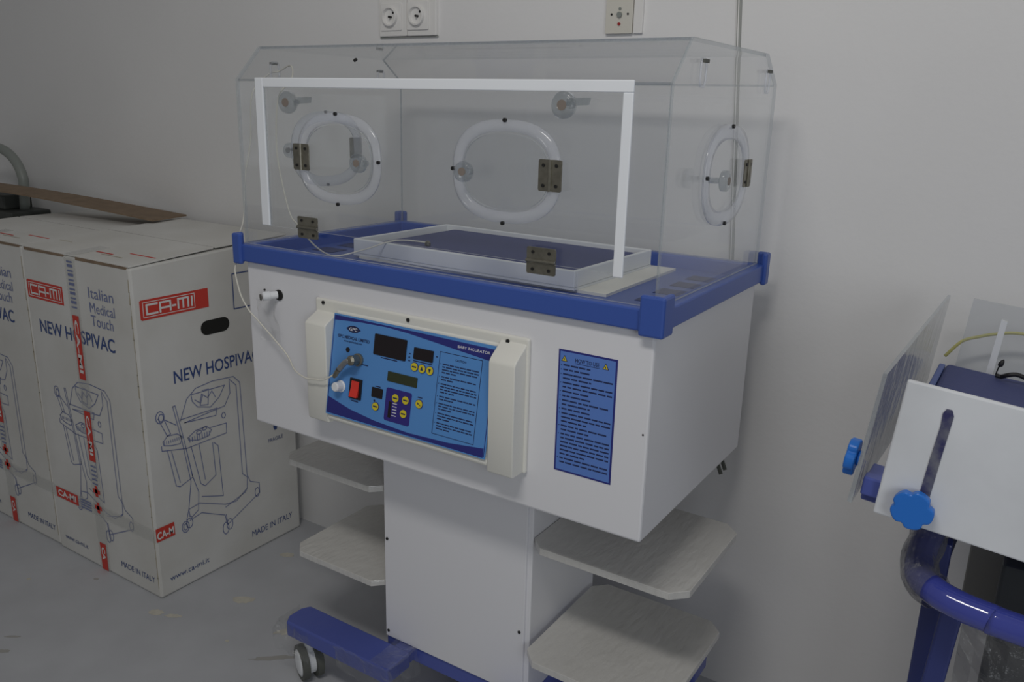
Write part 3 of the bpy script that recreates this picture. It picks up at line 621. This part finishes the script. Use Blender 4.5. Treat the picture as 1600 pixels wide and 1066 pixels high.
    if side:
        two('logo', S, .018, .767, .162, .051, tail=.036)
        one('product_lettering', S, INK2, 'NEW HOSPIVAC', .094, .585, .034, .277, bold=.01)
        bm = NB(); drawing(S, bm); mk('machine_drawing', bm, INK3, r)
        one('origin_lettering', S, INK2, 'MADE IN ITALY', .308, .048, .019, .155); one('website_lettering', S, INK2, 'www.ca-mi.it', .030, .040, .016, .125)
        bm = NB(); S.line(bm, [(.296, .843), (.40, .843), (.40, .746), (.296, .746)], .003, .0010, closed=True); mk('printed_frame', bm, INK2, r)
        bm = NB(); S.disc(bm, .416, .365, .008, .0003, .0010, n=6, ry=.012); S.text(bm, 'FRAGILE', .387, .322, .011, .055, h=.0010); mk('handling_symbol', bm, INK2, r)
        bm = NB(); S.rect(bm, .186, .692, .277, .731, .0005, .0012, r=.019); mk('hand_hole', bm, mat('hole_black', (.01, .01, .008), .9), r)
    return r
carton(-.957, -.473, .049, .545, .900, .925, 'white printed cardboard carton beside the incubator, a hand hole in its right side')
carton(-1.445, -.963, .053, .540, .900, .910, 'white printed cardboard carton cut off by the left edge of the photo', side=False)

# loose brown flap lying over the two cartons
bm = NB(); n = 14; a, b = [], []
p0, p1 = [(-1.075, .47), (-1.10, .44)], None
fr = []; bk = []
for k in range(n + 1):
    t_ = k / n; x = -.93 - t_ * 1.10; zf = .935 + .055 * math.sin(min(t_ * 1.6, 1.57)); y = .50 - .06 * t_
    fr.append(Vector((x, .43 - .17 * t_, zf - .002))); bk.append(Vector((x - .02, .565 - .26 * t_, zf + .012 * t_)))
for k in range(n):
    for (q, w_) in ((0, 0), ):
        A_, B_, C_, D2 = fr[k], fr[k + 1], bk[k + 1], bk[k]; dz = Vector((0, 0, .005))
        v = [bm.verts.new(p) for p in (A_, B_, C_, D2)] + [bm.verts.new(p + dz) for p in (A_, B_, C_, D2)]
        for f in ((3, 2, 1, 0), (4, 5, 6, 7), (0, 1, 5, 4), (2, 3, 7, 6)): bm.faces.new([v[i] for i in f])
        if k == 0: bm.faces.new((v[0], v[4], v[7], v[3]))
        if k == n - 1: bm.faces.new((v[1], v[2], v[6], v[5]))
bmesh.ops.remove_doubles(bm, verts=bm.verts, dist=.0001)
tag(mk('cardboard_sheet', bm, CARDB, None), 'loose bent brown cardboard sheet lying across the tops of the white cartons', 'cardboard')
# grey tube handle standing on the second carton
ha = thing('arched_handle_frame', (-1.62, .50, .9), 'grey arched tube handle on a dark base behind the cartons at the left edge', 'handle')
bm = NB(); pts = [(-1.68, .44, .90), (-1.665, .44, 1.0)] + [(-1.83 + .165 * math.cos(a_), .44, 1.0 + .112 * math.sin(a_)) for a_ in [math.pi * k / 16 for k in range(1, 16)]] + [(-1.995, .44, 1.0), (-1.995, .44, .90)]
tube(bm, smoothpath(pts, 3), .0165, 14); mk('handle_tube', bm, GMETAL, ha, smooth=True)
bm = NB(); box(bm, (-2.05, .36, .875), (-1.62, .50, .905)); box(bm, (-2.02, .38, .905), (-1.70, .48, .955)); mk('handle_base', bm, mat('dark_base', (.05, .055, .05), .6), ha, bevel=.006)
bm = NB(); box(bm, (-2.02, .34, .55), (-1.50, .54, .875)); mk('frame_body', bm, GMETAL, ha, bevel=.01)
for lx in (-1.98, -1.55):
    for ly in (.37, .51): bm = NB(); tube(bm, [(lx, ly, 0), (lx, ly, .56)], .014, 10); mk('leg', bm, GMETAL, ha)

# ------------------------------------------------------------------ on the wall
FW = Face((0, .585, 0), (1, 0, 0), (0, 0, 1))
so = thing('double_wall_socket', (-.05, .585, 1.5), 'white double power socket on the wall above the incubator hood', 'socket')
bm = NB(); FW.rect(bm, -.137, 1.457, -.049, 1.546, 0, .010, r=.003); FW.rect(bm, -.047, 1.457, .042, 1.546, 0, .010, r=.003); sp = mk('socket_plate', bm, SOCK, so, bevel=.002)
for cx in (-.096, -.012):
    bm = NB(); FW.rect(bm, cx - .033, 1.470, cx + .033, 1.534, .010, .0135, r=.003); mk('socket_frame', bm, SOCK, so, bevel=.001)
    bm = NB(); lathe(bm, FW.P(cx, 1.502, .0136), (0, -1, 0), [(.0225, 0), (.0225, .0085), (.0200, .0090), (.0185, .0010), (.001, .0002)], 28); mk('socket_well', bm, SOCK, so, smooth=False)
    bm = NB(); FW.disc(bm, cx + .002, 1.501, .0028, .0136, .0235, n=12); mk('earth_pin', bm, DARK, so)
    bm = NB(); FW.disc(bm, cx + .008, 1.511, .003, .0138, .0146, n=10); mk('socket_hole', bm, DARK, so)
bm = NB(); FW.rect(bm, -.139, 1.4535, .043, 1.4565, 0, .004); mk('lower_edge', bm, CONDUIT, so)
wp = thing('wall_plate', (.53, .585, 1.48), 'beige wall plate with a small key switch beside the wall conduit', 'wall plate')
bm = NB(); FW.rect(bm, .494, 1.450, .556, 1.540, 0, .009, r=.002); mk('plate', bm, SOCKB, wp, bevel=.001)
bm = NB(); FW.rect(bm, .5575, 1.450, .578, 1.540, 0, .007, r=.002); mk('cable_duct', bm, SOCK, wp, bevel=.001)
bm = NB(); FW.disc(bm, .527, 1.487, .0055, .009, .014, n=14); FW.disc(bm, .527, 1.499, .003, .009, .011, n=10); mk('key_switch', bm, GMETAL, wp)
for x in (.508, .5455): bm = NB(); FW.disc(bm, x, 1.488, .0022, .009, .0105, n=10); mk('screw', bm, DARK, wp)
bm = NB(); FW.disc(bm, .5265, 1.469, .0032, .009, .0115, n=12); mk('indicator_light', bm, mat('red_indicator', (.35, .03, .03), .3), wp)
bm = NB(); FW.poly(bm, [(.832, .66), (.840, .66), (.776, 1.60), (.768, 1.60)], 0, .006); FW.poly(bm, [(.8345, .66), (.8365, .66), (.7725, 1.60), (.7705, 1.60)], .006, .0075, mi=1)
tag(mk('wall_conduit', bm, [CONDUIT, SOCK], None), 'thin grey conduit running down the wall behind the incubator', 'conduit')

# ------------------------------------------------------------------ infant cot at the right
cot = thing('infant_cot', (1.5, .12, 0), 'white and blue infant cot with clear side panes at the right edge', 'cot')
tilt = math.radians(4.8); piv = Vector((1.25, 0, .94))
R5 = Matrix.Translation(piv) @ Matrix.Rotation(tilt, 4, 'Y') @ Matrix.Translation(-piv)
def cmk(name, bm, m_, parent=cot, **k):
    for v in bm.verts: v.co = R5 @ v.co
    return mk(name, bm, m_, parent, **k)
# bed deck and mattress
bm = NB(); box(bm, (1.250, -.148, .8755), (1.95, .44, .8835)); cmk('bed_deck', bm, BLUE2, bevel=.003)
bm = NB(); box(bm, (1.228, -.168, .886), (1.95, -.150, .908)); box(bm, (1.228, -.150, .872), (1.246, -.10, .900)); cmk('deck_rail', bm, BLUE2, bevel=.002)
bm = NB(); prism(bm, [(1.250, -.14, .884), (1.250, .43, .884), (1.250, .43, .899), (1.250, -.14, .906)], (.68, 0, 0)); cmk('cot_mattress', bm, MATT, bevel=.010, seg=3)
bm = NB(); box(bm, (1.2395, -.13, .880), (1.2495, .43, .896)); cmk('mattress_edge', bm, BLUE, bevel=.002)
# panes
bm = NB(); prism(bm, [(1.2205, -.195, .885), (1.2205, .50, .822), (1.2205, .50, .999), (1.2205, -.160, 1.027)], (.0045, 0, 0), 0, side=1); cmk('end_pane', bm, [DUSTY, ACEDGE])
bm = NB(); prism(bm, [(1.2625, .445, .85), (1.95, .445, .85), (1.95, .445, 1.012), (1.2625, .445, 1.012)], (0, .0045, 0), 0, side=1); cmk('back_pane', bm, [clear('light_acrylic', tint=(.93, .94, .95), milk=.04), ACEDGE])
bm = NB(); prism(bm, [(1.309, .438, .88), (1.3195, .438, .88), (1.3185, .438, .986), (1.3095, .438, .988)], (0, .006, 0)); cmk('pane_guide', bm, WHITE2)
bm = NB(); box(bm, (1.2465, -.178, .874), (1.95, -.171, 1.0315)); pn = cmk('side_panel', bm, mat('scuffed_white_panel', (.74, .76, .79), .35, noise_amt=.12, nscale=9, coat=.2), bevel=.002)
FQ = Face((0, -.1782, 0), (1, 0, 0), (0, 0, 1))
bm = NB(); pts = [(.0, .0), (.0075, .002), (.0072, .06), (.0075, .095), (.0075, .104), (.004, .110), (-.002, .110), (-.005, .104), (-.0035, .09), (-.0045, .05), (-.0045, .0)]
FQ.poly(bm, [(1.2895 + x * .85 + y * .012, .902 + y) for x, y in pts], .0, .0008); cmk('adjusting_slot', bm, mat('slot_stain', (.030, .030, .11), .6, col2=(.16, .165, .20), nscale=70), bevel=0)
def star_knob(F, cx, cy, h0, R=.031, name='clamp_knob', lobes=5, ph=.3):
    bm = NB(); pts = []; n_ = 60
    for k in range(n_):
        a_ = 2 * math.pi * k / n_; q_ = ((a_ * lobes + ph) % (2 * math.pi)) / (2 * math.pi) - .5; rr = R * (1 - .17 * math.exp(-(q_ / .14) ** 2)); pts.append((cx + rr * math.cos(a_), cy + rr * math.sin(a_)))
    F.poly(bm, pts, h0 + .004, h0 + .015); F.disc(bm, cx, cy, .009, h0, h0 + .004)
    return cmk(name, bm, BKNOB, bevel=.003, seg=3)
star_knob(FQ, 1.2837, .897, .001, R=.0215)
FE = Face((1.2205, 0, 0), (0, -1, 0), (0, 0, 1)); star_knob(FE, .155, .922, .001, R=.0215)
# stand: bent blue tube frame in film, square legs
bm = NB(); tp_ = [(1.304, -.04, .885), (1.299, -.07, .845), (1.292, -.105, .812), (1.295, -.14, .797), (1.315, -.162, .7935), (1.34, -.172, .791), (1.371, -.176, .789), (1.42, -.178, .786), (1.85, -.18, .765)]
tube(bm, smoothpath(tp_, 8), .0162, 20); mk('frame_tube', bm, mat('glossy_blue_tube', (.05, .065, .33), .10, coat=.7, bump=.15, bscale=25), cot, smooth=True)
bm = NB(); tube(bm, [p + Vector((noise.noise(p * 30), noise.noise(p * 35 + Vector((3, 0, 0))), noise.noise(p * 33))) * .005 for p in smoothpath(tp_[:5], 10)], .0205, 16, caps=False); mk('protective_film', bm, FILM2, cot)
LEGM = mat('dark_blue_leg', (.03, .042, .17), .35)
bm = NB(); box(bm, (1.297, -.05, .0), (1.319, -.03, .80)); mk('leg', bm, LEGM, cot, bevel=.003)
bm = NB(); prism(bm, [(1.322, -.12, .765), (1.345, -.12, .765), (1.300, -.12, .0), (1.275, -.12, .0)], (0, .03, 0)); mk('leg', bm, LEGM, cot, bevel=.003)
for x, y in ((1.90, -.06), (1.90, .40), (1.40, .40)):
    bm = NB(); box(bm, (x, y, .0), (x + .03, y + .03, .80)); mk('leg', bm, LEGM, cot, bevel=.003)
bm = NB(); prism(bm, [(1.317, .0, .83), (1.328, .0, .83), (1.312, .0, .72), (1.303, .0, .72)], (0, .02, 0)); mk('support_post', bm, mat('dark_post', (.02, .022, .05), .5), cot, bevel=.001)
bm = NB(); box(bm, (1.335, .16, .60), (1.90, .18, .845)); mk('cot_shade_panel', bm, mat('shade_grey', (.27, .265, .245), .6), cot, bevel=.002)  # grey board added in place of the wall's shadow under the cot
bm = NB(); box(bm, (1.375, .05, .25), (1.90, .10, .745)); mk('lower_dark_box', bm, mat('dark_box', (.05, .055, .06), .6), cot, bevel=.004)  # plain dark box filling the dark area low under the cot
bm = NB(); crumple(bm, (1.345, -.10, .74), (.5, .02, -.02), (.0, .02, -.60), 30, 30, .02, 5); mk('hanging_film', bm, FILM2, cot)
# things on the cot
bm = NB(); tube(bm, smoothpath([(1.235, .53, .885), (1.257, .53, .916), (1.282, .53, .929), (1.31, .53, .939), (1.347, .53, .945), (1.45, .53, .94), (1.62, .53, .90)], 6), .0028, 8)
tag(mk('yellow_tube', bm, YTUBE, None, smooth=True), 'yellow flexible tube arching behind the cot against the wall', 'tube')
bm = NB(); tube(bm, [R5 @ Vector(p) for p in smoothpath([(1.3235, .40, .906), (1.324, .40, .915), (1.3250, .40, .922)], 4)], .0012, 6); lathe(bm, R5 @ Vector((1.3250, .40, .920)), (.35, 0, 1), [(.001, 0), (.0038, .003), (.0042, .006), (.003, .011), (.0005, .0145)], 10)
tube(bm, [R5 @ Vector(p) for p in smoothpath([(1.3235, .40, .9055), (1.332, .40, .9055), (1.340, .39, .913), (1.352, .39, .917), (1.37, .39, .914), (1.42, .39, .907)], 5)], .0036, 8)
tag(mk('black_cable', bm, mat('cable_black', (.012, .012, .014), .5), None, smooth=True), 'black cable with a small plug lying on the cot mattress', 'cable')
